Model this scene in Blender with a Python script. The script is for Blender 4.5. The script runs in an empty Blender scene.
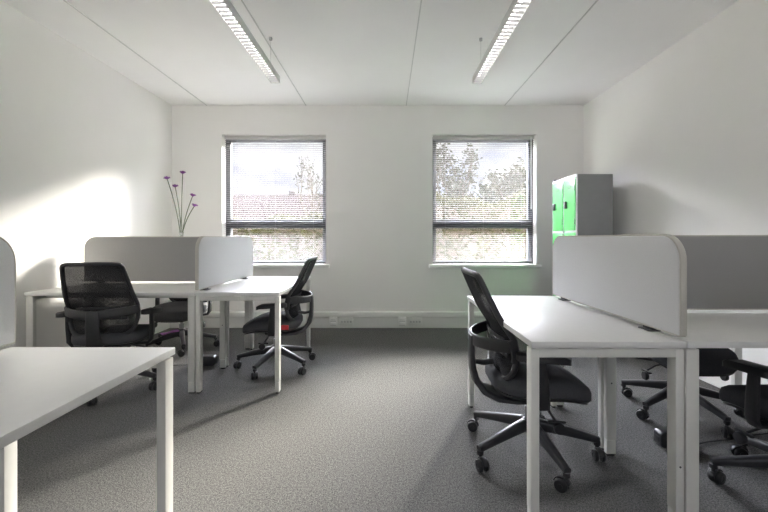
import bpy, bmesh, math, random
from mathutils import Vector, Matrix
random.seed(7)
PI = math.pi
R = math.radians
C = bpy.context.scene.collection
U0, V0, F, CZ = 387.0, 238.5, 395.0, 1.13      # vanishing point, focal length in px, camera height


# ------------------------------------------------------------------ materials
def mat(name, col, rough=0.5, metal=0.0, noise=0.0, nscale=40, bump=0.0, bscale=200, spec=0.5, trans_alpha=None):
    m = bpy.data.materials.new(name)
    m.use_nodes = True
    nt = m.node_tree
    b = nt.nodes['Principled BSDF']
    b.inputs['Roughness'].default_value = rough
    b.inputs['Metallic'].default_value = metal
    b.inputs['Specular IOR Level'].default_value = spec
    b.inputs['Base Color'].default_value = (*col, 1)
    tc = nt.nodes.new('ShaderNodeTexCoord')
    if noise > 0:
        n = nt.nodes.new('ShaderNodeTexNoise')
        n.inputs['Scale'].default_value = nscale
        n.inputs['Detail'].default_value = 4
        nt.links.new(tc.outputs['Object'], n.inputs['Vector'])
        r = nt.nodes.new('ShaderNodeValToRGB')
        r.color_ramp.elements[0].position = 0.3
        r.color_ramp.elements[1].position = 0.7
        r.color_ramp.elements[0].color = (*[max(0, c * (1 - noise)) for c in col], 1)
        r.color_ramp.elements[1].color = (*[min(1, c * (1 + noise)) for c in col], 1)
        nt.links.new(n.outputs['Fac'], r.inputs['Fac'])
        nt.links.new(r.outputs['Color'], b.inputs['Base Color'])
    if bump > 0:
        n2 = nt.nodes.new('ShaderNodeTexNoise')
        n2.inputs['Scale'].default_value = bscale
        nt.links.new(tc.outputs['Object'], n2.inputs['Vector'])
        bp = nt.nodes.new('ShaderNodeBump')
        bp.inputs['Strength'].default_value = bump
        bp.inputs['Distance'].default_value = 0.002
        nt.links.new(n2.outputs['Fac'], bp.inputs['Height'])
        nt.links.new(bp.outputs['Normal'], b.inputs['Normal'])
    if trans_alpha is not None:
        b.inputs['Alpha'].default_value = trans_alpha
    return m


def carpet_mat():
    m = bpy.data.materials.new('carpet_weave')
    m.use_nodes = True
    nt = m.node_tree
    b = nt.nodes['Principled BSDF']
    b.inputs['Roughness'].default_value = 0.95
    b.inputs['Specular IOR Level'].default_value = 0.15
    tc = nt.nodes.new('ShaderNodeTexCoord')
    n = nt.nodes.new('ShaderNodeTexNoise')
    n.inputs['Scale'].default_value = 170
    n.inputs['Detail'].default_value = 3
    n.inputs['Roughness'].default_value = 0.7
    n3 = nt.nodes.new('ShaderNodeTexNoise')
    n3.inputs['Scale'].default_value = 70
    n3.inputs['Detail'].default_value = 3
    nt.links.new(tc.outputs['Object'], n.inputs['Vector'])
    nt.links.new(tc.outputs['Object'], n3.inputs['Vector'])
    ad = nt.nodes.new('ShaderNodeMath')
    ad.operation = 'MULTIPLY_ADD'
    ad.inputs[1].default_value = 0.82
    nt.links.new(n.outputs['Fac'], ad.inputs[0])
    ml = nt.nodes.new('ShaderNodeMath')
    ml.operation = 'MULTIPLY'
    ml.inputs[1].default_value = 0.18
    nt.links.new(n3.outputs['Fac'], ml.inputs[0])
    nt.links.new(ml.outputs[0], ad.inputs[2])
    r = nt.nodes.new('ShaderNodeValToRGB')
    r.color_ramp.elements[0].position = 0.39
    r.color_ramp.elements[1].position = 0.61
    r.color_ramp.elements[0].color = (0.045, 0.045, 0.046, 1)
    r.color_ramp.elements[1].color = (0.192, 0.188, 0.181, 1)
    nt.links.new(ad.outputs[0], r.inputs['Fac'])
    nt.links.new(r.outputs['Color'], b.inputs['Base Color'])
    bp = nt.nodes.new('ShaderNodeBump')
    bp.inputs['Strength'].default_value = 0.5
    bp.inputs['Distance'].default_value = 0.004
    nt.links.new(n.outputs['Fac'], bp.inputs['Height'])
    nt.links.new(bp.outputs['Normal'], b.inputs['Normal'])
    return m


def glass_mat():
    m = bpy.data.materials.new('clear_glass')
    m.use_nodes = True
    nt = m.node_tree
    nt.nodes.remove(nt.nodes['Principled BSDF'])
    t = nt.nodes.new('ShaderNodeBsdfTransparent')
    t.inputs['Color'].default_value = (0.96, 0.97, 0.97, 1)
    g = nt.nodes.new('ShaderNodeBsdfGlossy')
    g.inputs['Roughness'].default_value = 0.02
    mx = nt.nodes.new('ShaderNodeMixShader')
    mx.inputs['Fac'].default_value = 0.05
    nt.links.new(t.outputs[0], mx.inputs[1])
    nt.links.new(g.outputs[0], mx.inputs[2])
    nt.links.new(mx.outputs[0], nt.nodes['Material Output'].inputs['Surface'])
    return m


def emit_mat(name, col, s):
    m = bpy.data.materials.new(name)
    m.use_nodes = True
    b = m.node_tree.nodes['Principled BSDF']
    b.inputs['Base Color'].default_value = (*col, 1)
    b.inputs['Emission Color'].default_value = (*col, 1)
    b.inputs['Emission Strength'].default_value = s
    return m


M = {
    'wall': mat('wall_paint', (0.868, 0.856, 0.832), 0.75, noise=0.01, nscale=3, bump=0.05, bscale=300, spec=0.2),
    'ceil': mat('ceiling_paint', (0.905, 0.90, 0.89), 0.85, noise=0.01, nscale=3, spec=0.15),
    'seam': mat('ceiling_joint', (0.64, 0.64, 0.63), 0.8, noise=0.05, nscale=10),
    'carpet': carpet_mat(),
    'trim': mat('white_trim', (0.74, 0.74, 0.71), 0.45, noise=0.01, nscale=6),
    'socket': mat('socket_plastic', (0.85, 0.85, 0.83), 0.35, noise=0.01, nscale=20),
    'socketdark': mat('socket_slots', (0.52, 0.52, 0.51), 0.5, noise=0.02, nscale=20),
    'frame': mat('window_grey', (0.085, 0.088, 0.092), 0.6, spec=0.15, noise=0.03, nscale=20),
    'sill': mat('sill_white', (0.84, 0.84, 0.82), 0.35, noise=0.01, nscale=6),
    'glass': glass_mat(),
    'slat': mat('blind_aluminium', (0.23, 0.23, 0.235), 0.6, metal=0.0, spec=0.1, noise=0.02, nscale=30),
    'rail': mat('blind_rail', (0.55, 0.54, 0.53), 0.4, noise=0.02, nscale=30),
    'cord': mat('blind_cord', (0.25, 0.25, 0.26), 0.9, noise=0.02, nscale=50),
    'wand': mat('wand_plastic', (0.9, 0.9, 0.92), 0.15, noise=0.01, nscale=50),
    'top': mat('desktop_laminate', (0.72, 0.715, 0.695), 0.36, noise=0.012, nscale=30, spec=0.45),
    'leg': mat('white_steel', (0.69, 0.685, 0.645), 0.42, noise=0.015, nscale=30),
    'rubber': mat('black_rubber', (0.02, 0.02, 0.02), 0.8, noise=0.1, nscale=50),
    'slot': mat('dark_bolt', (0.06, 0.06, 0.06), 0.5, noise=0.1, nscale=50),
    'fabric': mat('screen_fabric', (0.68, 0.68, 0.685), 0.95, noise=0.05, nscale=350, bump=0.3, bscale=500, spec=0.1),
    'fabric_shaded': mat('screen_fabric_shaded', (0.36, 0.355, 0.345), 0.95, noise=0.05, nscale=350, bump=0.3, bscale=500, spec=0.1),  # darker fabric copy: backlit shade of camera-facing screens put into the colour
    'edge': mat('screen_edging', (0.55, 0.53, 0.48), 0.7, noise=0.03, nscale=200, spec=0.2),
    'plastic': mat('black_plastic', (0.030, 0.030, 0.032), 0.42, noise=0.08, nscale=80, bump=0.05, bscale=600),
    'satin': mat('black_satin', (0.035, 0.035, 0.038), 0.3, noise=0.06, nscale=60),
    'seatf': mat('seat_fabric', (0.078, 0.079, 0.085), 0.9, noise=0.18, nscale=300, bump=0.3, bscale=700, spec=0.25),
    'mesh': mat('backrest_mesh', (0.035, 0.035, 0.037), 0.75, noise=0.2, nscale=400, spec=0.08, trans_alpha=0.84),
    'wheel': mat('caster_wheel', (0.018, 0.018, 0.019), 0.38, noise=0.1, nscale=60),
    'chrome': mat('lift_steel', (0.30, 0.30, 0.31), 0.3, metal=0.9, noise=0.03, nscale=40),
    'red': mat('red_tag', (0.55, 0.03, 0.04), 0.6, noise=0.08, nscale=60),
    'purple': mat('purple_cloth', (0.45, 0.14, 0.50), 0.8, noise=0.12, nscale=60),
    'lockside': mat('locker_grey', (0.28, 0.285, 0.29), 0.45, noise=0.03, nscale=15),
    'lockframe': mat('locker_frame', (0.72, 0.74, 0.75), 0.4, noise=0.02, nscale=15),
    'green': mat('locker_green', (0.15, 0.66, 0.19), 0.26, noise=0.03, nscale=12, spec=0.8),
    'lamp': mat('lamp_grey', (0.62, 0.62, 0.61), 0.4, noise=0.02, nscale=20),
    'louvre': mat('lamp_louvre', (0.36, 0.36, 0.37), 0.4, noise=0.02, nscale=20),
    'tube': emit_mat('lamp_tube', (1.0, 0.97, 0.93), 6.0),
    'wire': mat('steel_wire', (0.45, 0.45, 0.45), 0.35, metal=0.8, noise=0.02, nscale=60),
    'stem': mat('flower_stem', (0.07, 0.09, 0.05), 0.6, noise=0.2, nscale=60),
    'petal': mat('flower_purple', (0.17, 0.035, 0.22), 0.7, noise=0.25, nscale=120),
    'roof': mat('roof_tiles', (0.036, 0.022, 0.019), 0.8, noise=0.2, nscale=6, spec=0.03),
    'brick': mat('house_brick', (0.05, 0.036, 0.032), 0.8, noise=0.2, nscale=8, spec=0.03),
    'bark': mat('tree_bark', (0.10, 0.08, 0.06), 0.9, noise=0.3, nscale=8, spec=0.03),
    'leafa': mat('tree_leaf', (0.042, 0.041, 0.021), 0.6, noise=0.35, nscale=3, spec=0.03),
    'leafb': mat('hedge_leaf', (0.050, 0.049, 0.014), 0.6, noise=0.4, nscale=2, spec=0.03),
    'leafc': mat('far_leaf', (0.030, 0.033, 0.018), 0.7, noise=0.3, nscale=2, spec=0.03),
    'ground': mat('outdoor_ground', (0.20, 0.22, 0.13), 0.95, noise=0.3, nscale=1.2, spec=0.03),
    'bounce_paving': mat('pale_bounce_paving', (0.50, 0.49, 0.46), 0.9, noise=0.06, nscale=3, spec=0.05),
    'dark': mat('outdoor_glass', (0.05, 0.06, 0.07), 0.2, noise=0.1, nscale=4),
}
# vase glass: thin clear glass
M['vase'] = glass_mat()
M['vase'].name = 'vase_glass'
for n_ in M['vase'].node_tree.nodes:
    if n_.type == 'BSDF_TRANSPARENT':
        n_.inputs['Color'].default_value = (0.80, 0.81, 0.80, 1)
    if n_.type == 'MIX_SHADER':
        n_.inputs['Fac'].default_value = 0.18


# ------------------------------------------------------------------ mesh builder
class MB:
    def __init__(self):
        self.v, self.f = [], []

    def add(self, verts, faces):
        o = len(self.v)
        self.v += [tuple(p) for p in verts]
        self.f += [tuple(i + o for i in f) for f in faces]
        return self

    def bm(self, b, M4=None):
        b.verts.ensure_lookup_table()
        b.verts.index_update()
        vs = [(M4 @ v.co if M4 else v.co.copy()) for v in b.verts]
        self.add(vs, [[v.index for v in f.verts] for f in b.faces])
        b.free()
        return self

    def box(self, x0, x1, y0, y1, z0, z1, bev=0.0, M4=None, seg=2):
        b = bmesh.new()
        bmesh.ops.create_cube(b, size=1)
        for v in b.verts:
            v.co = Vector((x0 + (v.co.x + .5) * (x1 - x0), y0 + (v.co.y + .5) * (y1 - y0), z0 + (v.co.z + .5) * (z1 - z0)))
        if bev > 0:
            bmesh.ops.bevel(b, geom=b.edges[:], offset=bev, segments=seg, profile=0.5, affect='EDGES')
        return self.bm(b, M4)

    def lathe(self, prof, n=24, M4=None):
        vs, fs = [], []
        for (r, z) in prof:
            for k in range(n):
                a = 2 * PI * k / n
                vs.append(Vector((r * math.cos(a), r * math.sin(a), z)))
        for i in range(len(prof) - 1):
            for k in range(n):
                fs.append((i * n + k, i * n + (k + 1) % n, (i + 1) * n + (k + 1) % n, (i + 1) * n + k))
        fs.append(tuple(reversed(range(n))))
        fs.append(tuple((len(prof) - 1) * n + k for k in range(n)))
        if M4:
            vs = [M4 @ v for v in vs]
        return self.add(vs, fs)

    def sweep(self, path, w, h, side=None, n=12, power=2.0, closed=False):
        """cross-section w (along side) by h (along normal), superellipse of given power"""
        path = [Vector(p) for p in path]
        N = len(path)
        ws = w if isinstance(w, (list, tuple)) else [w] * N
        hs = h if isinstance(h, (list, tuple)) else [h] * N
        vs, fs = [], []
        prev = None
        for i, p in enumerate(path):
            if closed:
                t = path[(i + 1) % N] - path[(i - 1) % N]
            else:
                t = path[min(i + 1, N - 1)] - path[max(i - 1, 0)]
            t.normalize()
            if side is not None:
                s = Vector(side) - t * t.dot(Vector(side))
            elif prev is not None:
                s = prev - t * t.dot(prev)
            else:
                s = t.cross(Vector((0, 0, 1)))
                if s.length < 1e-3:
                    s = Vector((1, 0, 0)) - t * t.x
            s.normalize()
            prev = s
            nn = t.cross(s)
            for k in range(n):
                a = 2 * PI * (k + .5) / n
                ca, sa = math.cos(a), math.sin(a)
                ex = 2.0 / power
                cx = math.copysign(abs(ca) ** ex, ca)
                sy = math.copysign(abs(sa) ** ex, sa)
                vs.append(p + s * (cx * ws[i] / 2) + nn * (sy * hs[i] / 2))
        M_ = N if closed else N - 1
        for i in range(M_):
            j = (i + 1) % N
            for k in range(n):
                fs.append((i * n + k, i * n + (k + 1) % n, j * n + (k + 1) % n, j * n + k))
        if not closed:
            fs.append(tuple(reversed(range(n))))
            fs.append(tuple((N - 1) * n + k for k in range(n)))
        return self.add(vs, fs)

    def prism(self, poly, d0, d1, axis='y', bev=0.0):
        """poly: 2D points; extruded along axis between d0 and d1"""
        b = bmesh.new()
        def mk(p, d):
            return {'y': (p[0], d, p[1]), 'x': (d, p[0], p[1]), 'z': (p[0], p[1], d)}[axis]
        a = [b.verts.new(mk(p, d0)) for p in poly]
        c = [b.verts.new(mk(p, d1)) for p in poly]
        n = len(poly)
        f0 = b.faces.new(a)
        f1 = b.faces.new(list(reversed(c)))
        for i in range(n):
            b.faces.new((a[i], c[i], c[(i + 1) % n], a[(i + 1) % n]))
        bmesh.ops.recalc_face_normals(b, faces=b.faces[:])
        if bev > 0:
            bmesh.ops.bevel(b, geom=list(set(f0.edges[:] + f1.edges[:])), offset=bev, segments=3, profile=0.5, affect='EDGES')
        return self.bm(b)

    def build(self, name, material, parent=None, smooth=40, loc=None):
        me = bpy.data.meshes.new(name)
        me.from_pydata([tuple(p) for p in self.v], [], self.f)
        b = bmesh.new()
        b.from_mesh(me)
        bmesh.ops.recalc_face_normals(b, faces=b.faces[:])
        b.to_mesh(me)
        b.free()
        me.materials.append(material)
        if smooth:
            me.polygons.foreach_set('use_smooth', [True] * len(me.polygons))
            me.set_sharp_from_angle(angle=R(smooth))
        o = bpy.data.objects.new(name, me)
        C.objects.link(o)
        if parent:
            o.parent = parent
        if loc:
            o.location = loc
        return o


def rrect(x0, x1, y0, y1, r, n=8):
    """rounded rectangle; r = (bl, br, tr, tl)"""
    if not isinstance(r, (tuple, list)):
        r = (r,) * 4
    cs = [(x0, y0, r[0], PI), (x1, y0, r[1], 1.5 * PI), (x1, y1, r[2], 0), (x0, y1, r[3], .5 * PI)]
    sg = [(1, 1), (-1, 1), (-1, -1), (1, -1)]
    pts = []
    for (x, y, rr, a0), (sx, sy) in zip(cs, sg):
        cx, cy = x + sx * rr, y + sy * rr
        for k in range(n + 1):
            a = a0 + .5 * PI * k / n
            pts.append((cx + rr * math.cos(a), cy + rr * math.sin(a)))
    return pts


def tag(o, label, cat, group=None):
    o['label'] = label
    o['category'] = cat
    if group:
        o['group'] = group
    return o


def thing(name, label, cat, loc=(0, 0, 0), rz=0.0, group=None):
    o = bpy.data.objects.new(name, None)
    o.empty_display_size = 0.1
    C.objects.link(o)
    o.location = loc
    o.rotation_euler = (0, 0, rz)
    return tag(o, label, cat, group)


def struct(o):
    o['kind'] = 'structure'
    return o


def copy_tree(o, parent=None):
    c = o.copy()
    C.objects.link(c)
    if parent:
        c.parent = parent
    for ch in list(o.children):
        copy_tree(ch, c)
    return c


# ------------------------------------------------------------------ room shell
XL, XR, YB, YF, ZC = -2.745, 2.51, 5.04, -2.6, 2.83
WT = 0.26
WIN = [(-2.107, -0.779), (0.581, 1.909)]
WZ0, WZ1 = 0.80, 2.458

struct(MB().box(XL - .3, XR + .3, YF - .3, YB + WT, -0.12, 0).build('floor', M['carpet'], smooth=0))
struct(MB().box(XL - .3, XR + .3, YF - .3, YB + WT, ZC, ZC + .2).build('ceiling', M['ceil'], smooth=0))
struct(MB().box(XL - .3, XL, YF, YB, 0, ZC).build('wall_left', M['wall'], smooth=0))
struct(MB().box(XR, XR + .3, YF, YB, 0, ZC).build('wall_right', M['wall'], smooth=0))
wb = MB()
wr = MB()
xs = [XL - .3, WIN[0][0], WIN[0][1], WIN[1][0], WIN[1][1], XR + .3]
for i in range(5):
    if i in (1, 3):
        wb.box(xs[i], xs[i + 1], YB, YB + WT, 0, WZ0)
        wb.box(xs[i], xs[i + 1], YB, YB + WT, WZ1, ZC)
        wr.box(xs[i], xs[i + 1], YF - WT, YF, 0, WZ0)
        wr.box(xs[i], xs[i + 1], YF - WT, YF, WZ1, ZC)
    else:
        wb.box(xs[i], xs[i + 1], YB, YB + WT, 0, ZC)
        wr.box(xs[i], xs[i + 1], YF - WT, YF, 0, ZC)
struct(wr.build('wall_rear', M['wall'], smooth=0))
struct(wb.build('wall_back', M['wall'], smooth=0))

# skirting trunking along the back wall
tr = MB()
prof = [(YB, 0.0), (YB - .052, 0.0), (YB - .052, .132), (YB - .060, .138), (YB - .060, .178), (YB - .050, .196), (YB, .202)]
tr.prism(prof, XL + .001, XR - .001, axis='x')
struct(tr.build('baseboard_back', M['trim'], smooth=30))

# ceiling joints
for k, x in enumerate((-2.30, -1.035, 0.245, 1.50)):
    struct(MB().box(x - .0045, x + .0045, YF, YB, ZC - .006, ZC).build('trim_%d' % (k + 1), M['seam'], smooth=0))

# windows (frame + panes + sill)
for k, (x0, x1) in enumerate(WIN):
    yf0, yf1 = YB + .125, YB + .195
    m = MB()
    fw = 0.062
    m.box(x0, x0 + fw, yf0, yf1, WZ0, WZ1, .004)
    m.box(x1 - fw, x1, yf0, yf1, WZ0, WZ1, .004)
    m.box(x0 + fw, x1 - fw, yf0, yf1, WZ1 - fw, WZ1, .004)
    m.box(x0 + fw, x1 - fw, yf0, yf1, WZ0, WZ0 + .045, .004)
    m.box(x0 + fw, x1 - fw, yf0, yf1, 1.262, 1.385, .004)
    # inner opening-sash profile and transom step
    m.box(x0 + fw, x1 - fw, yf0 - .012, yf0 + .001, 1.318, 1.378, .004)
    w = struct(m.build('window_%d' % (k + 1), M['frame']))
    g = MB().box(x0 + fw - .01, x1 - fw + .01, yf0 + .030, yf0 + .038, 1.38, WZ1 - fw + .01)
    g.build('pane', M['glass'], w, smooth=0)
    g = MB().box(x0 + fw - .01, x1 - fw + .01, yf0 + .030, yf0 + .038, WZ0 + .035, 1.27)
    g.build('pane', M['glass'], w, smooth=0)
    h = MB().box((x0 + x1) / 2 - .05, (x0 + x1) / 2 + .05, yf0 - .03, yf0 - .010, 1.335, 1.352, .004)
    h.sweep([((x0 + x1) / 2 + .03, yf0 - .02, 1.345), ((x0 + x1) / 2 - .03, yf0 - .035, 1.375)], .014, .010)
    h.build('window_handle', M['frame'], w)
    s = MB().box(x0 - .045, x1 + .045, YB - .045, YB, WZ0 - .045, WZ0, .006)
    s.box(x0, x1, YB - .01, yf0 + .01, WZ0 - .045, WZ0 + .001)
    s.build('window_sill', M['sill'], w)

for k, (x0, x1) in enumerate(WIN):  # added rear windows, never in view, letting fill light into the room
    y0, y1 = YF - .20, YF - .13
    m = MB()
    m.box(x0, x0 + .062, y0, y1, WZ0, WZ1, .004)
    m.box(x1 - .062, x1, y0, y1, WZ0, WZ1, .004)
    m.box(x0 + .062, x1 - .062, y0, y1, WZ1 - .062, WZ1, .004)
    m.box(x0 + .062, x1 - .062, y0, y1, WZ0, WZ0 + .062, .004)
    w = struct(m.build('window_%d' % (k + 3), M['frame']))
    MB().box(x0 + .05, x1 - .05, y0 + .03, y0 + .038, WZ0 + .05, WZ1 - .05).build('pane', M['glass'], w, smooth=0)

# venetian blinds
for k, (x0, x1) in enumerate(WIN):
    yb = YB + .065
    lab = ['white slatted venetian blind in the window behind the left desks',
           'white slatted venetian blind with clear wand in the window beside the green lockers'][k]
    t = thing('venetian_blind', lab, 'blind', ((x0 + x1) / 2, yb, WZ1))
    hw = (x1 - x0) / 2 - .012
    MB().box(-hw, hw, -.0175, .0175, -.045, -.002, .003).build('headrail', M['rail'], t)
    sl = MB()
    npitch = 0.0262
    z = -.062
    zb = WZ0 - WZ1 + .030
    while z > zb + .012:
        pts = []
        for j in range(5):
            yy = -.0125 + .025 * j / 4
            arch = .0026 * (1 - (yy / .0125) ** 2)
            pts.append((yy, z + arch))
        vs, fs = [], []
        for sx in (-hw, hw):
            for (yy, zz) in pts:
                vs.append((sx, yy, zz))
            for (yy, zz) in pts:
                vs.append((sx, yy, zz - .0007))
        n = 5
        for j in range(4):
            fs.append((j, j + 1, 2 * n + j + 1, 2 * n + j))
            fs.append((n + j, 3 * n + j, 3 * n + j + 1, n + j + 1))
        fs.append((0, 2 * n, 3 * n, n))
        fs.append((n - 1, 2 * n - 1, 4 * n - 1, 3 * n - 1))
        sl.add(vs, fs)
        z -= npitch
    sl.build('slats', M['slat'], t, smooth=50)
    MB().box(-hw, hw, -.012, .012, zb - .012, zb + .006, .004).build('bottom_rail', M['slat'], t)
    for cx in (-hw + .16, 0, hw - .16):
        cm = MB()
        for yy in (-.0135, .0135):
            cm.sweep([(cx, yy, -.045), (cx, yy, zb)], .0013, .0013, side=(1, 0, 0), n=6)
        cm.build('ladder_cord', M['cord'], t)
    if k == 1:
        wx = hw - .045
        wm = MB().sweep([(wx, -.028, -.03), (wx, -.030, -.95)], .013, .013, side=(1, 0, 0), n=8)
        wm.build('wand', M['wand'], t)

# sockets in the trunking
SY = YB - .0615
for k, (u, side) in enumerate(((334, 'left'), (402, 'right'))):
    x = (u - U0) / 78.3
    g = 'sockets in the white skirting trunking'
    t = thing('wall_socket', 'white double switched socket in the skirting trunking, %s pair' % side, 'socket', (x, YB - .0521, .088), 0)
    MB().box(-.05, .05, -.012, 0, -.055, .055, .004).build('face_plate', M['socket'], t)
    for zz in (-.026, .026):
        rk = MB().box(-.03, .03, -.0165, -.011, zz - .012, zz + .012, .003).build('rocker', M['socket'], t)
    for zz in (-.050, 0.0):
        MB().box(-.038, .038, -.0135, -.0115, zz - .003, zz + .003).build('shadow_slot', M['socketdark'], t, smooth=0)
    t = thing('data_outlet', 'flat white data outlet beside the %s socket in the skirting trunking' % side, 'socket', (x + .165, YB - .0521, .082), 0)
    MB().box(-.085, .085, -.009, 0, -.05, .05, .003).build('face_plate', M['trim'], t)
    for px in (-.055, -.018, .018, .055):
        MB().box(px - .012, px + .012, -.011, -.008, -.012, .012, .001).build('port', M['socketdark'], t)


# ------------------------------------------------------------------ desks
DH = 0.74
def make_desk(name, label, x0, x1, y0, y1, group=None, rz=0.0, bolts=()):
    """bench desk occupying the rectangle; legs at the corners, frame below the top"""
    cx, cy = (x0 + x1) / 2, (y0 + y1) / 2
    t = thing(name, label, 'desk', (cx, cy, 0), rz, group)
    hx, hy = (x1 - x0) / 2 - .0015, (y1 - y0) / 2 - .0015
    MB().box(-hx, hx, -hy, hy, DH - .025, DH, .0025).build('desktop', M['top'], t)
    along_y = (y1 - y0) > (x1 - x0)          # long side of the desk
    lwx, lwy = (.032, .050) if along_y else (.050, .032)
    lw = .032
    fx, fy = (hx - .002, hy - .010) if along_y else (hx - .002, hy - .010)
    fr = MB()
    zt, zb = DH - .031, DH - .063
    if along_y:
        for sy in (-fy, fy - .03):
            fr.box(-fx + lw - .001, fx - lw + .001, sy, sy + .03, zb, zt, .002)
        for sx in (-.13, .13):
            fr.box(sx - .02, sx + .02, -fy + .028, fy - .028, zb, zt - .002, .002)
    else:
        for sx in (-fx, fx - .03):
            fr.box(sx, sx + .03, -fy + lw - .001, fy - lw + .001, zb, zt, .002)
        for sy in (-.13, .13):
            fr.box(-fx + .028, fx - .028, sy - .02, sy + .02, zb, zt - .002, .002)
    fr.build('frame', M['leg'], t)
    for sg in (-1, 1):                        # spacers between the end frames and the top
        for q in (-.46, -.13, .13, .46):
            if along_y:
                px, py = q * (2 * fx - .08), sg * (fy - .016)
                m = MB().box(px - .045, px + .045, py - .012, py + .012, zt - .001, DH - .0245)
            else:
                px, py = sg * (fx - .016), q * (2 * fy - .08)
                m = MB().box(px - .012, px + .012, py - .045, py + .045, zt - .001, DH - .0245)
            m.build('spacer', M['leg'], t, smooth=0)
    for sx in (-1, 1):
        for sy in (-1, 1):
            ax0, ax1 = sorted((sx * fx, sx * (fx - lwx)))
            ay0, ay1 = sorted((sy * fy, sy * (fy - lwy)))
            m = MB().box(ax0, ax1, ay0, ay1, .085, zt, .003)
            m.box(ax0 + .0015, ax1 - .0015, ay0 + .0015, ay1 - .0015, .012, .084, .002)
            lg = m.build('leg', M['leg'], t)
            MB().box(ax0 + .006, ax1 - .006, ay0 + .006, ay1 - .006, 0.0, .0125, .003).build('foot', M['rubber'], lg)
            if (sx, sy) not in bolts:
                continue
            q = MB().lathe([(.004, 0), (.004, .0015)], 10,
                           Matrix.Translation(((ax0 + ax1) / 2, ay0 - .0002, .26 if along_y else .38)) @ Matrix.Rotation(R(90), 4, 'X'))
            q.build('bolt', M['slot'], lg)
    return t


# far left cluster
YL0, YL1, YL2 = 2.858, 3.459, 4.06
XSL = -1.395
make_desk('bench_desk', 'white desk on the left with a black chair tucked in under its right side',
          XSL, -.780, YL0, YL2)
make_desk('bench_desk', 'white desk in front of the mesh chair that turns its back, near the left wall',
          -2.627, XSL, YL0, YL1, bolts=((1, 1),))
make_desk('bench_desk', 'white desk holding the tall purple flowers, behind the grey screen on the left',
          -2.627, XSL, YL1, YL2)
# right cluster
YR0, YR1, YR2 = 1.491, 2.09, 2.69
XSR = 1.135
make_desk('bench_desk', 'white desk at centre right with a black chair tucked in at its left side',
          .545, XSR, YR0, YR2, bolts=((1, -1),))
make_desk('bench_desk', 'white desk at the right edge in front of the dark shaded grey screen',
          XSR, 2.385, YR0, YR1, bolts=((-1, 1),))
make_desk('bench_desk', 'white desk hidden behind the dark shaded grey screen on the right',
          XSR, 2.385, YR1, YR2)
# near left desk
make_desk('bench_desk', 'white desk nearest the camera on the left, cut off by the frame edge',
          -1.352, -.758, .22, 1.42)


# ------------------------------------------------------------------ desk screens
SH0, SH1, ST = .756, 1.146, .028
def make_screen(label, x0, y0, x1, y1, group=None, fab='fabric', brackets=(.12, .82), r=(.008, .008, .10, .10), gap_face=0):
    L = math.hypot(x1 - x0, y1 - y0)
    a = math.atan2(y1 - y0, x1 - x0)
    t = thing('desk_screen', label, 'desk screen', (x0, y0, DH), a, group)
    z0, z1 = SH0 - DH, SH1 - DH
    m = MB().prism(rrect(.004, L - .004, z0 + .003, z1 - .003, r), -ST / 2, ST / 2, 'y', bev=.007)
    m.build('fabric_panel', M[fab], t, smooth=60)
    # edging band around the outline
    pts = rrect(.003, L - .003, z0 + .002, z1 - .002, r)
    MB().sweep([(p[0], 0, p[1]) for p in pts], .025, .008, side=(0, 1, 0), closed=True, n=12, power=5).build('edging', M['edge'], t, smooth=60)
    for b in brackets:
        bm_ = MB()
        bm_.box(b * L - .036, b * L + .036, -ST / 2 - .013, ST / 2 + .013, 0.0002, .005, .002)
        bm_.box(b * L - .03, b * L + .03, -.010, .010, .004, z0 + .01, .002)
        bm_.build('bracket', M['slot'], t)
    return t


SX = .012
make_screen('light grey screen standing edge on beside the seam of the far left desks', XSL + .016, YL0 + .004, XSL + .016, 4.03)
make_screen('grey screen facing the camera behind the mesh chair, with rounded left corner', -2.645, YL1, XSL - .012, YL1, r=(.008, .008, .01, .10), fab='fabric_shaded')
make_screen('long pale grey screen slanting back along the centre right desk', XSR - .010, YR0 + .006, XSR - .010, 2.655, brackets=(.17, .87))
make_screen('dark shaded grey screen at the right edge, facing the camera', XSR + .022, YR1, 2.385, YR1, r=(.008, .008, .10, .01), fab='fabric_shaded')
make_screen('pale grey screen cut off by the left frame edge on the near left desk', -1.340, .24, -1.340, 1.415)


# ------------------------------------------------------------------ office chair
def back_x(y, z):
    kz = [(.42, -.190), (.50, -.168), (.57, -.160), (.65, -.178), (.753, -.243), (.864, -.292), (.97, -.338)]
    x = kz[-1][1]
    for (a, xa), (b, xb) in zip(kz, kz[1:]):
        if z <= b:
            tt = max(0, (z - a) / (b - a))
            x = xa + (xb - xa) * tt
            break
    return x + .024 * (abs(y) / .22) ** 2


def smooth_closed(pts, it=2):
    for _ in range(it):
        q = []
        n = len(pts)
        for i in range(n):
            a, b = pts[i], pts[(i + 1) % n]
            q.append((a[0] * .75 + b[0] * .25, a[1] * .75 + b[1] * .25))
            q.append((a[0] * .25 + b[0] * .75, a[1] * .25 + b[1] * .75))
        pts = q
    return pts


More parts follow.
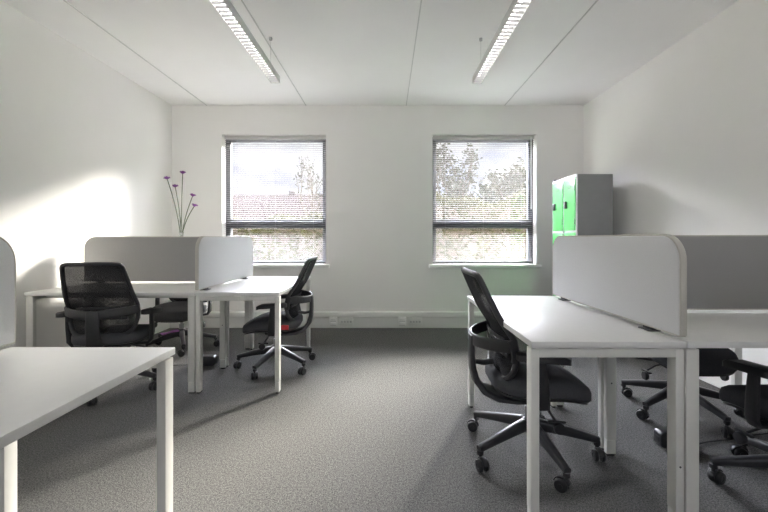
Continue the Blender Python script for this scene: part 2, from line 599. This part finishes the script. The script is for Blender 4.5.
def build_chair(phase, label, loc, rz, tagcol=None, lever=True):
    t = thing('office_chair', label, 'chair', (loc[0], loc[1], 0), rz)
    # --- base: hub, five legs with casters
    MB().lathe([(.030, .118), (.042, .125), (.044, .165), (.040, .188), (.030, .195), (.0285, .20)], 24).build('base_hub', M['satin'], t)
    for k in range(5):
        a = R(phase + 72 * k) - rz
        ca, sa = math.cos(a), math.sin(a)
        path, ws, hs = [], [], []
        for q in range(9):
            s = q / 8
            r = .032 + s * .304
            z = .158 - .058 * s ** 1.15
            path.append((r * ca, r * sa, z))
            ws.append(.052 - .018 * s)
            hs.append(.062 - .030 * s)
        MB().sweep(path, ws, hs, side=(-sa, ca, 0), n=16, power=3.2).build('base_leg', M['satin'], t, smooth=35)
        cx, cy = .328 * ca, .328 * sa
        b = a + R(40 + 55 * k)
        cb, sb = math.cos(b), math.sin(b)
        Mc = Matrix.Translation((cx, cy, 0)) @ Matrix.Rotation(b, 4, 'Z')
        hd = MB()
        hd.lathe([(.009, .045), (.009, .072), (.017, .074), (.017, .092)], 14, Mc)
        # hood arched over the wheels
        arch = [(-.020 + .034 * math.cos(R(q)), 0, .031 + .034 * math.sin(R(q))) for q in range(15, 170, 15)]
        hd.sweep([Mc @ Vector(p) for p in arch], .020, .006, side=Mc.to_3x3() @ Vector((0, 1, 0)), n=8, power=4)
        hd.box(-.012, .012, -.009, .009, .030, .058, .003, Mc)
        cs = hd.build('caster', M['plastic'], t)
        wm = MB()
        for sy in (-1, 1):
            Mw = Mc @ Matrix.Translation((-.020, sy * .0085, .030)) @ Matrix.Rotation(R(-90 * sy), 4, 'X')
            wm.lathe([(.004, 0), (.027, 0), (.0298, .003), (.0298, .012), (.026, .0165), (.012, .018), (.010, .016)], 24, Mw)
        wm.build('wheel', M['wheel'], cs)
    MB().lathe([(.026, .195), (.026, .25), (.0255, .252), (.015, .252), (.015, .335)], 20).build('gas_lift', M['chrome'], t)
    # --- mechanism
    mm = MB().box(-.13, .08, -.085, .085, .300, .362, .012)
    mm.box(.0, .13, -.05, .05, .320, .360, .008)
    mm.build('tilt_mechanism', M['plastic'], t)
    # levers with paddle knobs on both sides
    for sy in (-1, 1):
        lv = MB().sweep([(.015, sy * .07, .325), (.025, sy * .17, .305), (.035, sy * .225, .280), (.045, sy * .243, .255)], .014, .011, n=10)
        Mk = Matrix.Translation((.048, sy * .247, .248)) @ Matrix.Rotation(R(90), 4, 'X')
        lv.lathe([(.006, -.011), (.025, -.010), (.028, 0), (.025, .010), (.006, .011)], 16, Mk)
        lv.box(.000, .082, sy * .235 - .010, sy * .235 + .010, .268, .279, .004)
        lv.build('adjustment_lever', M['plastic'], t)
    # --- seat
    def ring(hx, hy, z, cx, pw=3.6, n=48, drop=.058):
        vs = []
        for k in range(n):
            a = 2 * PI * k / n
            ca, sa = math.cos(a), math.sin(a)
            x = cx + hx * math.copysign(abs(ca) ** (2 / pw), ca)
            y = hy * math.copysign(abs(sa) ** (2 / pw), sa)
            if x < cx:
                y *= 1 - .10 * ((cx - x) / .24) ** 2
            d = max(0, (x - .06) / .2)
            zz = z - drop * d * d - .010 * math.exp(-((x - .0) / .12) ** 2) * max(0, 1 - (y / .2) ** 2) * (z > .44)
            vs.append(Vector((x, y, zz)))
        return vs
    sc = .022
    def rings(lst):
        m = MB()
        vs, fs = [], []
        n = 48
        for (hx, hy, z) in lst:
            vs += ring(hx, hy, z, sc)
        for i in range(len(lst) - 1):
            for k in range(n):
                fs.append((i * n + k, i * n + (k + 1) % n, (i + 1) * n + (k + 1) % n, (i + 1) * n + k))
        fs.append(tuple(reversed(range(n))))
        fs.append(tuple((len(lst) - 1) * n + k for k in range(n)))
        return m.add(vs, fs)
    rings([(.205, .205, .374), (.228, .232, .378), (.236, .240, .392), (.236, .241, .425), (.229, .234, .444), (.205, .21, .455), (.14, .14, .459), (.05, .05, .460)]).build('seat', M['seatf'], t, smooth=50)
    rings([(.12, .12, .345), (.19, .19, .350), (.222, .226, .362), (.225, .229, .3735)]).build('seat_shell', M['plastic'], t, smooth=50)
    if tagcol:
        MB().box(-.165, -.10, .236, .243, .383, .420, .001).build('seat_tag', tagcol, t)
        t.children[-1]['label'] = 'small red tag on the side of the seat'
    # --- backrest
    outline = [(-.142, .958), (.142, .958), (.180, .948), (.190, .89), (.205, .78), (.222, .66), (.220, .56), (.194, .465), (.118, .430),
               (-.118, .430), (-.194, .465), (-.220, .56), (-.222, .66), (-.205, .78), (-.190, .89), (-.180, .948)]
    op = smooth_closed(outline, 2)
    fp = [(back_x(y, z), y, z) for (y, z) in op]
    MB().sweep(fp, .028, .026, side=None, closed=True, n=10, power=2.8).build('back_frame', M['plastic'], t, smooth=50)
    # width of the outline at a height
    def halfw(z):
        best = 0
        n = len(op)
        for i in range(n):
            (y0, z0), (y1, z1) = op[i], op[(i + 1) % n]
            if (z0 - z) * (z1 - z) <= 0 and abs(z1 - z0) > 1e-6:
                yy = y0 + (y1 - y0) * (z - z0) / (z1 - z0)
                best = max(best, yy)
        return best
    def panel(zs, off, name, material, shrink=.0):
        m = MB()
        vs, fs = [], []
        nc = 14
        for z in zs:
            w = halfw(z) - shrink
            for c in range(nc + 1):
                y = -w + 2 * w * c / nc
                vs.append((back_x(y, z) + off, y, z))
        nr = len(zs)
        base = len(vs)
        vs += [(p[0] - .003, p[1], p[2]) for p in vs]
        W = nc + 1
        for i in range(nr - 1):
            for c in range(nc):
                a = i * W + c
                fs.append((a, a + 1, a + W + 1, a + W))
                fs.append((base + a, base + a + W, base + a + W + 1, base + a + 1))
        for i in range(nr - 1):
            for c in (0, nc):
                a = i * W + c
                fs.append((a, a + W, base + a + W, base + a))
        for c in range(nc):
            for i in (0, nr - 1):
                a = i * W + c
                fs.append((a, a + 1, base + a + 1, base + a))
        m.add(vs, fs)
        return m.build(name, material, t, smooth=60)
    panel([.438 + (.953 - .438) * i / 22 for i in range(23)], .0, 'back_mesh', M['mesh'])
    # lumbar support plate behind the mesh, with ribs
    lm = MB()
    for z in (.560, .585, .610, .635):
        pts = [(back_x(y, z) - .020, y, z) for y in [-.16 + .32 * q / 8 for q in range(9)]]
        lm.sweep(pts, .018, .006, side=(0, 0, 1), n=8, power=3)
    for y in (-.12, -.06, .06, .12):
        lm.sweep([(back_x(y, z) - .020, y, z) for z in (.55, .58, .61, .645)], .010, .007, side=(0, 1, 0), n=8)
    lm.build('lumbar_support', M['plastic'], t)
    # yoke: curved band from side to side, spine running down under the seat
    yk = MB()
    pts = []
    for q in range(17):
        y = -.226 + .452 * q / 16
        s = abs(y) / .226
        pts.append((-.305 + .130 * s ** 2.4, y, .606 + .014 * s))
    yk.sweep(pts, [.060 - .0 * abs(q - 8) for q in range(17)], .016, side=(0, 0, 1), n=12, power=4)
    for sy in (-1, 1):     # ends gripping the frame
        yk.sweep([(-.172, sy * .224, .650), (-.156, sy * .226, .60), (-.150, sy * .222, .545)], .030, .022, side=(1, 0, 0), n=10, power=3)
    yk.build('back_yoke', M['plastic'], t)
    spn = MB()
    sp_path = [(-.305, 0, .628), (-.308, 0, .58), (-.308, 0, .52), (-.303, 0, .455), (-.286, 0, .392), (-.250, 0, .343), (-.19, 0, .317), (-.10, 0, .311), (0, 0, .315)]
    spn.sweep(sp_path, [.085, .085, .085, .088, .10, .14, .20, .24, .24], [.024, .026, .028, .032, .036, .036, .034, .030, .028], side=(0, 1, 0), n=14, power=4)
    spn.sweep([(-.303, 0, .49), (-.25, 0, .478), (-.195, 0, .485)], .06, .022, side=(0, 1, 0), n=10, power=3)
    spn.build('back_spine', M['plastic'], t)
    # --- armrests
    for sy in (-1, 1):
        ar = MB()
        ar.sweep([(-.01, sy * .10, .340), (-.02, sy * .20, .338), (-.028, sy * .255, .345), (-.035, sy * .272, .375), (-.042, sy * .276, .47), (-.050, sy * .276, .578)],
                 [.06, .058, .056, .060, .056, .046], [.020, .020, .022, .026, .026, .024], side=(1, 0, 0), n=12, power=3.5)
        rt = ar.build('armrest_post', M['plastic'], t)
        pd = MB()
        pts = rrect(-.120, .125, -.040, .040, .034, 6)
        b = [(p[0] - .038, p[1] + sy * .272, .574 - .04 * max(0, p[0] / .125 - .45)) for p in pts]
        c = [(p[0], p[1], p[2] + .026) for p in b]
        tt = [((p[0] + .038) * .94 - .038, sy * .272 + (p[1] - sy * .272) * .86, p[2] + .032) for p in b]
        n = len(pts)
        fs = [tuple(reversed(range(n))), tuple(2 * n + i for i in range(n))]
        for lv_ in range(2):
            for i in range(n):
                fs.append((lv_ * n + i, lv_ * n + (i + 1) % n, (lv_ + 1) * n + (i + 1) % n, (lv_ + 1) * n + i))
        pd.add(b + c + tt, fs)
        pd.build('armrest_pad', M['plastic'], t, smooth=45)
    return t


build_chair(-82, 'black office chair at the left side of the centre right desk, in the foreground', (.752, 2.08), R(0))
build_chair(-105, 'black office chair with a red tag on its seat side, facing left', (-.97, 3.47), R(180), M['red'])
build_chair(-76, 'black mesh back office chair seen from behind, nearest the left wall', (-2.065, 2.985), R(102))
build_chair(228, 'black office chair mostly hidden behind the left desks, seen beneath the desktops', (-2.12, 4.08), R(-90))
build_chair(131, 'black office chair behind the right screen, its base and lever visible under the desk', (1.91, 2.58), R(-92))
build_chair(158, 'black office chair at the right frame edge, its armrest and seat partly in view', (1.81, 1.70), R(90))

# purple cloth on the base of the hidden left chair
pc = MB()
vs, fs = [], []
for i in range(7):
    for j in range(5):
        x = -.10 + .2 * i / 6
        y = -.05 + .1 * j / 4
        vs.append((x, y, .006 + .005 * math.sin(i * 1.3 + j) * .6 + .001 * i))
nb = len(vs)
vs += [(a, b, c - .004) for (a, b, c) in vs]
for i in range(6):
    for j in range(4):
        a = i * 5 + j
        fs.append((a, a + 5, a + 6, a + 1))
        fs.append((nb + a, nb + a + 1, nb + a + 6, nb + a + 5))
for i in range(6):
    for j in (0, 4):
        a = i * 5 + j
        fs.append((a, a + 5, nb + a + 5, nb + a))
for j in range(4):
    for i in (0, 6):
        a = i * 5 + j
        fs.append((a, a + 1, nb + a + 1, nb + a))
pc.add(vs, fs)
o = pc.build('purple_cloth', M['purple'], loc=(-2.195, 3.995, .176))
o.rotation_euler = (0, R(6), R(228))
o.scale = (.8, .7, 1)
tag(o, 'purple folded cloth lying on a chair base beneath the left desks', 'cloth')


# ------------------------------------------------------------------ power boxes and cables on the floor
def power_box(x, y, label):
    t = thing('power_box', label, 'power box', (x, y, 0), 0)
    MB().prism(rrect(-.05, .14, .004, .088, .022), -.032, .032, 'y', bev=.006).build('casing', M['satin'], t)
    MB().box(-.0525, -.048, -.018, .018, .03, .06, .002).build('end_cap', M['plastic'], t)
    return t


power_box(1.520, 2.15, 'black power box on the carpet beneath the right desks')
power_box(-1.66, 3.52, 'black power box on the carpet beneath the left desks')
cb = MB().sweep([(1.660, 2.15, .03), (1.71, 2.16, .010), (1.80, 2.19, .006), (1.92, 2.21, .006), (2.10, 2.26, .006), (2.30, 2.30, .006)], .007, .007, n=8)
tag(cb.build('power_cable', M['rubber']), 'black cable running over the carpet beneath the right desks', 'cable')
cb2 = MB().sweep([(-1.71, 3.52, .03), (-1.78, 3.50, .010), (-1.95, 3.50, .006), (-2.15, 3.53, .006)], .007, .007, n=8)
tag(cb2.build('power_cable', M['rubber']), 'black cable running over the carpet beneath the left desks', 'cable')


# ------------------------------------------------------------------ lockers
LX0, LX1, LY0, LY1, LH = 1.972, 2.345, 4.10, 4.70, 1.80
t = thing('locker', 'grey steel locker block with green doors in the right rear corner', 'locker', ((LX0 + LX1) / 2, (LY0 + LY1) / 2, 0))
lx, ly = (LX1 - LX0) / 2, (LY1 - LY0) / 2
MB().box(-lx + .004, lx, -ly, ly, .0, LH, .003).build('body', M['lockside'], t)
fm = MB()
zs = [.04, .625, 1.215, 1.775]
fm.box(-lx - .002, -lx + .01, -ly, -ly + .022, 0, LH, .001)
fm.box(-lx - .002, -lx + .01, ly - .022, ly, 0, LH, .001)
fm.box(-lx - .002, -lx + .01, -.014, .014, 0, LH, .001)
for z in (0.0, .605, 1.195, 1.770):
    fm.box(-lx - .002, -lx + .01, -ly + .02, ly - .02, z, z + .034, .001)
fm.build('front_frame', M['lockframe'], t)
for c in range(2):
    y0 = -ly + .024 if c == 0 else .016
    y1 = -.016 if c == 0 else ly - .024
    for r_ in range(3):
        z0, z1 = zs[r_], [.603, 1.193, 1.768][r_]
        d = MB().box(-lx - .010, -lx + .004, y0, y1, z0, z1, .003).build('door', M['green'], t)
        hy = y1 - .05
        MB().box(-lx - .026, -lx - .009, hy - .022, hy + .022, (z0 + z1) / 2 - .035, (z0 + z1) / 2 + .045, .006).build('lock_handle', M['slot'], d)
        for zz in (z0 + .10, z1 - .10):
            MB().box(-lx - .0125, -lx - .004, y0 + .004, y0 + .014, zz - .035, zz + .035, .002).build('hinge', M['slot'], d)
        vn = MB()
        for q in range(3):
            vn.box(-lx - .0115, -lx - .009, (y0 + y1) / 2 - .05, (y0 + y1) / 2 + .05, z1 - .07 - q * .016, z1 - .064 - q * .016)
        vn.build('vent_slot', M['slot'], d, smooth=0)
MB().box(-lx - .004, -lx + .03, ly - .06, ly - .02, LH, LH + .02, .004).build('top_clip', M['slot'], t)


# ------------------------------------------------------------------ vase of flowers
VX, VY = -1.978, 3.80
vt = thing('flower_vase', 'slim clear glass vase on the rear left desk', 'vase', (VX, VY, DH))
vm = MB()
vm.lathe([(.044, 0), (.045, .012), (.030, .05), (.018, .16), (.016, .30), (.018, .42), (.022, .455), (.020, .455), (.016, .42), (.0135, .30), (.014, .16), (.022, .05), (.03, .02)], 28)
vm.build('vase_glass', M['vase'], vt, smooth=60)
heads = [(167, 177.2, 3.78), (182.7, 171.7, 3.80), (175.2, 185.2, 3.84), (192.8, 194.3, 3.82), (194.6, 204.4, 3.77)]
names = ['leftmost purple flower head on a long stem in the glass vase', 'tallest purple flower head standing upright in the glass vase',
         'low left purple flower between the leftmost and the tallest', 'upper of the two right leaning purple flowers in the glass vase',
         'lowest purple flower, leaning right in the glass vase']
for i, ((u, v, Y), nm) in enumerate(zip(heads, names)):
    hx, hz = (u - U0) * Y / F, CZ - (v - V0) * Y / F
    ft = thing('purple_flower', nm, 'flower', (VX, VY, DH + .03), 0, 'purple flowers in the glass vase')
    p0 = Vector(((i - 2) * .003, (i % 2 - .5) * .005, 0))
    p1 = Vector(((i - 2) * .004 + .002 * (i % 2), 0, .40))
    p2 = Vector((hx - VX, Y - VY, hz - DH - .03 - .012))
    path = []
    for q in range(13):
        s = q / 12
        if s < .35:
            path.append(p0.lerp(p1, s / .35))
        else:
            k = (s - .35) / .65
            pp = p1.lerp(p2, k)
            pp.x += (hx - VX) * -.12 * math.sin(k * PI)
            path.append(pp)
    MB().sweep(path, .0085, .0085, side=(0, 1, 0), n=8).build('stem', M['stem'], ft)
    hd = MB()
    lean = math.atan2(hx - VX, .7)
    Mh = Matrix.Translation(p2) @ Matrix.Rotation(lean * .9, 4, 'Y') @ Matrix.Scale(.72, 4)
    hd.lathe([(.004, -.014), (.012, -.008), (.026, .0), (.030, .008), (.024, .018), (.012, .022), (.002, .023)], 16, Mh)
    for q in range(26):       # spiky petals
        a = 2 * PI * q / 26
        el = R(random.uniform(-5, 50))
        d = Vector((math.cos(a) * math.cos(el), math.sin(a) * math.cos(el), math.sin(el) * .7))
        hd.sweep([Mh @ (Vector((0, 0, .006)) + d * .022), Mh @ (Vector((0, 0, .006)) + d * .036), Mh @ (Vector((0, 0, .004)) + d * .042)],
                 [.010, .009, .003], [.004, .004, .002], n=6)
    hd.build('flower_head', M['petal'], ft)


# ------------------------------------------------------------------ suspended linear lamps
def lamp(x, label, yend=3.49, length=2.98):
    t = thing('linear_lamp', label, 'ceiling lamp', (x, yend, 2.50))
    w, hgt = .040, .062
    hs = MB()
    hs.box(-w, -w + .003, -length, 0, 0, hgt, .001)
    hs.box(w - .003, w, -length, 0, 0, hgt, .001)
    hs.box(-w + .003, w - .003, -length, 0, hgt - .003, hgt, .0)
    hs.box(-w + .003, w - .003, -.004, 0, 0.002, hgt - .003, 0)
    hs.box(-w + .003, w - .003, -length, -length + .004, 0.002, hgt - .003, 0)
    hs.build('housing', M['lamp'], t, smooth=30)
    lv = MB()
    y = -.03
    while y > -length + .03:
        lv.add([(-w + .003, y - .002, .002), (w - .003, y - .002, .002), (w - .003, y + .002, .002), (-w + .003, y + .002, .002),
                (-w + .003, y - .008, .016), (w - .003, y - .008, .016), (w - .003, y + .008, .016), (-w + .003, y + .008, .016)],
               [(0, 1, 2, 3), (4, 7, 6, 5), (0, 4, 5, 1), (1, 5, 6, 2), (2, 6, 7, 3), (3, 7, 4, 0)])
        y -= .046
    lv.build('louvre', M['louvre'], t, smooth=0)
    for k in range(2):
        y0, y1 = -.06 - k * length / 2, -length / 2 + .03 - k * (length / 2 - .03)
        MB().sweep([(0, y0, .042), (0, y1, .042)], .026, .020, side=(1, 0, 0), n=10).build('tube', M['tube'], t)
    for yy in (-.145, -length + .4):
        wm = MB().sweep([(0, yy, hgt), (0, yy, ZC - 2.50 - .012)], .0022, .0022, side=(1, 0, 0), n=6)
        wm.lathe([(.012, ZC - 2.50 - .022), (.014, ZC - 2.50 - .012), (.014, ZC - 2.50)], 12, Matrix.Translation((0, yy, 0)))
        wm.build('suspension_wire', M['wire'], t)
    return t


lamp(-.985, 'slim white suspended strip lamp with louvres, on the left')
lamp(.797, 'slim white suspended strip lamp with louvres, on the right', yend=3.50)

# ------------------------------------------------------------------ outdoors
struct(MB().box(-60, 60, YB + 1.2, 90, -1.0, -.9).build('ground', M['ground'], smooth=0))

struct(MB().box(-14, 14, YB + WT + .02, 9.4, -.9, -.86).build('path', M['bounce_paving'], smooth=0))  # added pale ground out of view, bouncing daylight up to the ceiling
struct(MB().box(-14, 14, -14, YF - WT - .02, -.9, -.86).build('rear_bounce_paving', M['bounce_paving'], smooth=0))  # the same added bounce surface outside the rear windows


def leaf_cloud(n, fn, size, rng):
    m = MB()
    vs, fs = [], []
    for _ in range(n):
        p = fn(rng)
        a, b = rng.uniform(0, 2 * PI), rng.uniform(-1, 1)
        s = size * rng.uniform(.6, 1.4)
        d = Vector((math.cos(a), math.sin(a), b)).normalized() * s
        e = Vector((rng.uniform(-1, 1), rng.uniform(-1, 1), rng.uniform(-1, 1)))
        e = (e - d * (e.dot(d) / d.length_squared)).normalized() * s * .45
        k = len(vs)
        vs += [p - d, p + e, p + d, p - e]
        fs.append((k, k + 1, k + 2, k + 3))
    return m.add(vs, fs)


def tree(label, x, y, ztop, spread, nleaf, leafm, seed, airy=.8, lsize=.10, zb=-.9):
    rng = random.Random(seed)
    t = thing('tree', label, 'tree', (x, y, zb))
    H = ztop - zb
    br = MB()
    tips = []
    def grow(p, d, L, r, depth):
        pts = [p]
        q = p
        for i in range(4):
            d = (d + Vector((rng.uniform(-.18, .18), rng.uniform(-.18, .18), .06))).normalized()
            q = q + d * L / 4
            pts.append(q)
        br.sweep(pts, [r * 2 * (1 - .1 * i) for i in range(5)], [r * 2 * (1 - .1 * i) for i in range(5)], n=6)
        if depth == 0:
            tips.extend(pts[1:])
            return
        if depth == 1:
            tips.extend(pts[2:])
        for _ in range(4 if depth > 1 else 3):
            nd = (d + Vector((rng.uniform(-1, 1), rng.uniform(-1, 1), rng.uniform(-.3, .7))) * airy).normalized()
            grow(q if _ else pts[2], nd, L * rng.uniform(.55, .75), r * .55, depth - 1)
    grow(Vector((0, 0, 0)), Vector((0, 0, 1)), H * .36, H * .018, 3)
    # normalise the crown to the asked height and spread
    zm = max(p.z for p in tips)
    sx = spread / max(max(abs(p.x) for p in tips), .1)
    sz = H / zm
    br.v = [(a * (1 + (sx - 1) * min(1, c / (.3 * zm))), b * (1 + (sx - 1) * min(1, c / (.3 * zm))), c * sz) for (a, b, c) in br.v]
    tp = [Vector((p.x * sx, p.y * sx, p.z * sz)) for p in tips]
    br.build('trunk', M['bark'], t)
    def fn(g):
        p = g.choice(tp)
        return p + Vector((g.gauss(0, .16), g.gauss(0, .16), g.gauss(0, .16))) * spread * .45
    leaf_cloud(nleaf, fn, lsize, rng).build('foliage', leafm, t, smooth=0)
    return t


tree('airy tree outside the right window, its thin crown against the sky', 2.55, 13.0, 4.65, 1.5, 1900, M['leafa'], 3, lsize=.075)
tree('bushy tree at the right of the right window, lower than the airy tree', 4.75, 13.6, 3.8, 1.15, 2600, M['leafa'], 11, lsize=.09)
tree('dense tree at the left of the right window, behind the hedge', 3.6, 18.5, 4.0, 2.2, 3800, M['leafc'], 5, lsize=.12)
tree('small tree outside the left window, low at its left side', -9.0, 20, 2.9, 1.3, 2200, M['leafb'], 8, lsize=.10)
tree('thin bare looking tree at the right side of the left window', -2.75, 15, 4.4, .8, 260, M['leafa'], 21, lsize=.07)


def hedge(label, x0, x1, y0, y1, z1, n, leafm, seed, size=.07):
    rng = random.Random(seed)
    t = thing('hedge', label, 'hedge', ((x0 + x1) / 2, (y0 + y1) / 2, -.9))
    hx, hy = (x1 - x0) / 2, (y1 - y0) / 2
    core = MB().box(-hx + .1, hx - .1, -hy + .15, hy - .1, 0, z1 + .9 - .15, .08)
    core.build('branches', M['bark'], t)
    def fn(g):
        x = g.uniform(-hx, hx)
        top = z1 + .9 + .12 * math.sin(x * 2.1) + .08 * math.sin(x * 5.3 + 1)
        if g.random() < .35:
            return Vector((x, g.uniform(-hy, hy), top + g.gauss(0, .06)))
        return Vector((x, -hy + g.gauss(.05, .06), g.uniform(0, top)))
    leaf_cloud(n, fn, size, rng).build('foliage', leafm, t, smooth=0)


hedge('yellow green hedge outside the left window', -6.2, -.2, 10.6, 11.6, 1.55, 7000, M['leafb'], 1)
hedge('yellow green hedge outside the right window', .6, 6.0, 10.0, 11.0, 2.1, 7000, M['leafb'], 2)

# house with pitched roof beyond the left window
hs_ = thing('house', 'brick house with brown tiled roof outside the left window', 'house', (-7.2, 27.0, -.9))
MB().box(-5.2, 5.2, -3.2, 3.2, 0, 3.0).build('wall', M['brick'], hs_, smooth=0)
rf = MB()
e0, e1, rz_ = 2.95, 5.05, 3.6
vs = [(-5.6, -3.6, e0), (5.6, -3.6, e0), (5.6, 3.6, e0), (-5.6, 3.6, e0), (-3.2, 0, e1), (5.0, 0, e1)]
vs += [(a, b, c - .15) for (a, b, c) in vs[:4]]
rf.add(vs, [(0, 1, 5, 4), (1, 2, 5), (2, 3, 4, 5), (3, 0, 4), (0, 6, 7, 1), (1, 7, 8, 2), (2, 8, 9, 3), (3, 9, 6, 0), (6, 9, 8, 7)])
rf.build('roof', M['roof'], hs_, smooth=0)
MB().box(.55, .95, -.2, .2, 4.8, 5.28, .02).build('chimney', M['brick'], hs_)
for wx in (-3.4, -.6, 2.4):
    w_ = MB().box(wx - .6, wx + .6, -3.24, -3.18, 1.0, 2.3, .01).build('window', M['sill'], hs_)
    MB().box(wx - .5, wx + .5, -3.26, -3.235, 1.1, 2.2).build('pane', M['dark'], w_, smooth=0)

# ------------------------------------------------------------------ light: cloudy bright sky + hazy sun through the windows
SUN = Vector((.60, 1.0, .58)).normalized()       # towards the sun
w = bpy.data.worlds.new('sky')
bpy.context.scene.world = w
w.use_nodes = True
nt = w.node_tree
nt.nodes.clear()
N = nt.nodes.new
out = N('ShaderNodeOutputWorld')
bg = N('ShaderNodeBackground')
tc = N('ShaderNodeTexCoord')
sep = N('ShaderNodeSeparateXYZ')
nt.links.new(tc.outputs['Generated'], sep.inputs[0])
# clouds near the horizon
mp = N('ShaderNodeMapping')
mp.inputs['Scale'].default_value = (1, 1, 2.6)
nt.links.new(tc.outputs['Generated'], mp.inputs[0])
nz = N('ShaderNodeTexNoise')
nz.inputs['Scale'].default_value = 5.5
nz.inputs['Detail'].default_value = 6
nt.links.new(mp.outputs[0], nz.inputs['Vector'])
cr = N('ShaderNodeValToRGB')
cr.color_ramp.elements[0].position = .40
cr.color_ramp.elements[1].position = .62
cr.color_ramp.elements[0].color = (.25, .265, .34, 1)
cr.color_ramp.elements[1].color = (.50, .49, .495, 1)
nt.links.new(nz.outputs['Fac'], cr.inputs['Fac'])
# brightness: a bright band of hazy cloud ahead, rear sky raised as fill for the added windows
def ramp(src, a0, a1, v0, v1):
    q = N('ShaderNodeMapRange')
    q.interpolation_type = 'SMOOTHSTEP'
    q.inputs['From Min'].default_value = a0
    q.inputs['From Max'].default_value = a1
    q.inputs['To Min'].default_value = v0
    q.inputs['To Max'].default_value = v1
    nt.links.new(src, q.inputs['Value'])
    return q.outputs['Result']


def mth(op, p, q):
    x = N('ShaderNodeMath')
    x.operation = op
    for i, z in enumerate((p, q)):
        if isinstance(z, (int, float)):
            x.inputs[i].default_value = z
        else:
            nt.links.new(z, x.inputs[i])
    return x.outputs[0]


BAND, REAR_FILL = 125.0, 3.6
band = mth('MULTIPLY', ramp(sep.outputs['Z'], .26, .42, 0, 1), ramp(sep.outputs['Z'], .55, .85, 1, 0.03))
band = mth('MULTIPLY', band, ramp(sep.outputs['Y'], 0.0, .4, 0, BAND))
band = mth('MULTIPLY', band, ramp(sep.outputs['X'], -.65, .25, 1.7, .95))
rear = ramp(sep.outputs['Y'], -.5, -.1, REAR_FILL, 0)
er = mth('ADD', mth('ADD', band, rear), 1.0)
mul = N('ShaderNodeVectorMath')
mul.operation = 'SCALE'
nt.links.new(cr.outputs['Color'], mul.inputs[0])
nt.links.new(er, mul.inputs['Scale'])
# glow around the hazy sun
dt = N('ShaderNodeVectorMath')
dt.operation = 'DOT_PRODUCT'
dt.inputs[1].default_value = SUN
nt.links.new(tc.outputs['Generated'], dt.inputs[0])
mx = N('ShaderNodeMath')
mx.operation = 'MAXIMUM'
mx.inputs[1].default_value = 0
nt.links.new(dt.outputs['Value'], mx.inputs[0])
pw = N('ShaderNodeMath')
pw.operation = 'POWER'
pw.inputs[1].default_value = 170
nt.links.new(mx.outputs[0], pw.inputs[0])
gl = N('ShaderNodeVectorMath')
gl.operation = 'SCALE'
gl.inputs[0].default_value = (60, 55, 48)
nt.links.new(pw.outputs[0], gl.inputs['Scale'])
ad = N('ShaderNodeVectorMath')
ad.operation = 'ADD'
nt.links.new(mul.outputs[0], ad.inputs[0])
nt.links.new(gl.outputs[0], ad.inputs[1])
nt.links.new(ad.outputs[0], bg.inputs['Color'])
bg.inputs['Strength'].default_value = 1.0
nt.links.new(bg.outputs[0], out.inputs['Surface'])

sd = bpy.data.lights.new('sun', 'SUN')
sd.energy = 26.0
sd.angle = R(15)
sd.color = (1.0, .93, .83)
so = bpy.data.objects.new('sun', sd)
C.objects.link(so)
so.rotation_euler = (-SUN).to_track_quat('-Z', 'Y').to_euler()
so.location = (6, 12, 8)

for k, (x0, x1) in enumerate(WIN):
    for yy, rx in ((YB + .25, -90), (YF - .25, 90)):
        ld = bpy.data.lights.new('window_portal', 'AREA')
        ld.shape = 'RECTANGLE'
        ld.size, ld.size_y = x1 - x0, WZ1 - WZ0
        ld.cycles.is_portal = True
        lo = bpy.data.objects.new('window_portal', ld)
        C.objects.link(lo)
        lo.location = ((x0 + x1) / 2, yy, (WZ0 + WZ1) / 2)
        lo.rotation_euler = (R(rx), 0, 0)     # facing into the room

# ------------------------------------------------------------------ camera
cd = bpy.data.cameras.new('camera')
cd.sensor_width = 36
cd.lens = F / 768 * 36
cd.shift_x = -(U0 - 384) / 768
cd.shift_y = (V0 - 256) / 768
cd.clip_start = .05
cd.clip_end = 300
cam = bpy.data.objects.new('camera', cd)
C.objects.link(cam)
cam.location = (0, 0, CZ)
cam.rotation_euler = (R(90), 0, 0)
sc = bpy.context.scene
sc.camera = cam
sc.view_settings.view_transform = 'Standard'
sc.view_settings.look = 'None'
sc.view_settings.gamma = 1
sc.view_settings.use_curve_mapping = False
sc.view_settings.exposure = 1.08
cy = sc.cycles
cy.use_denoising = True
cy.denoising_prefilter = 'NONE'
cy.max_bounces = 16
cy.diffuse_bounces = 10
cy.transparent_max_bounces = 16
cy.caustics_reflective = False
cy.caustics_refractive = False
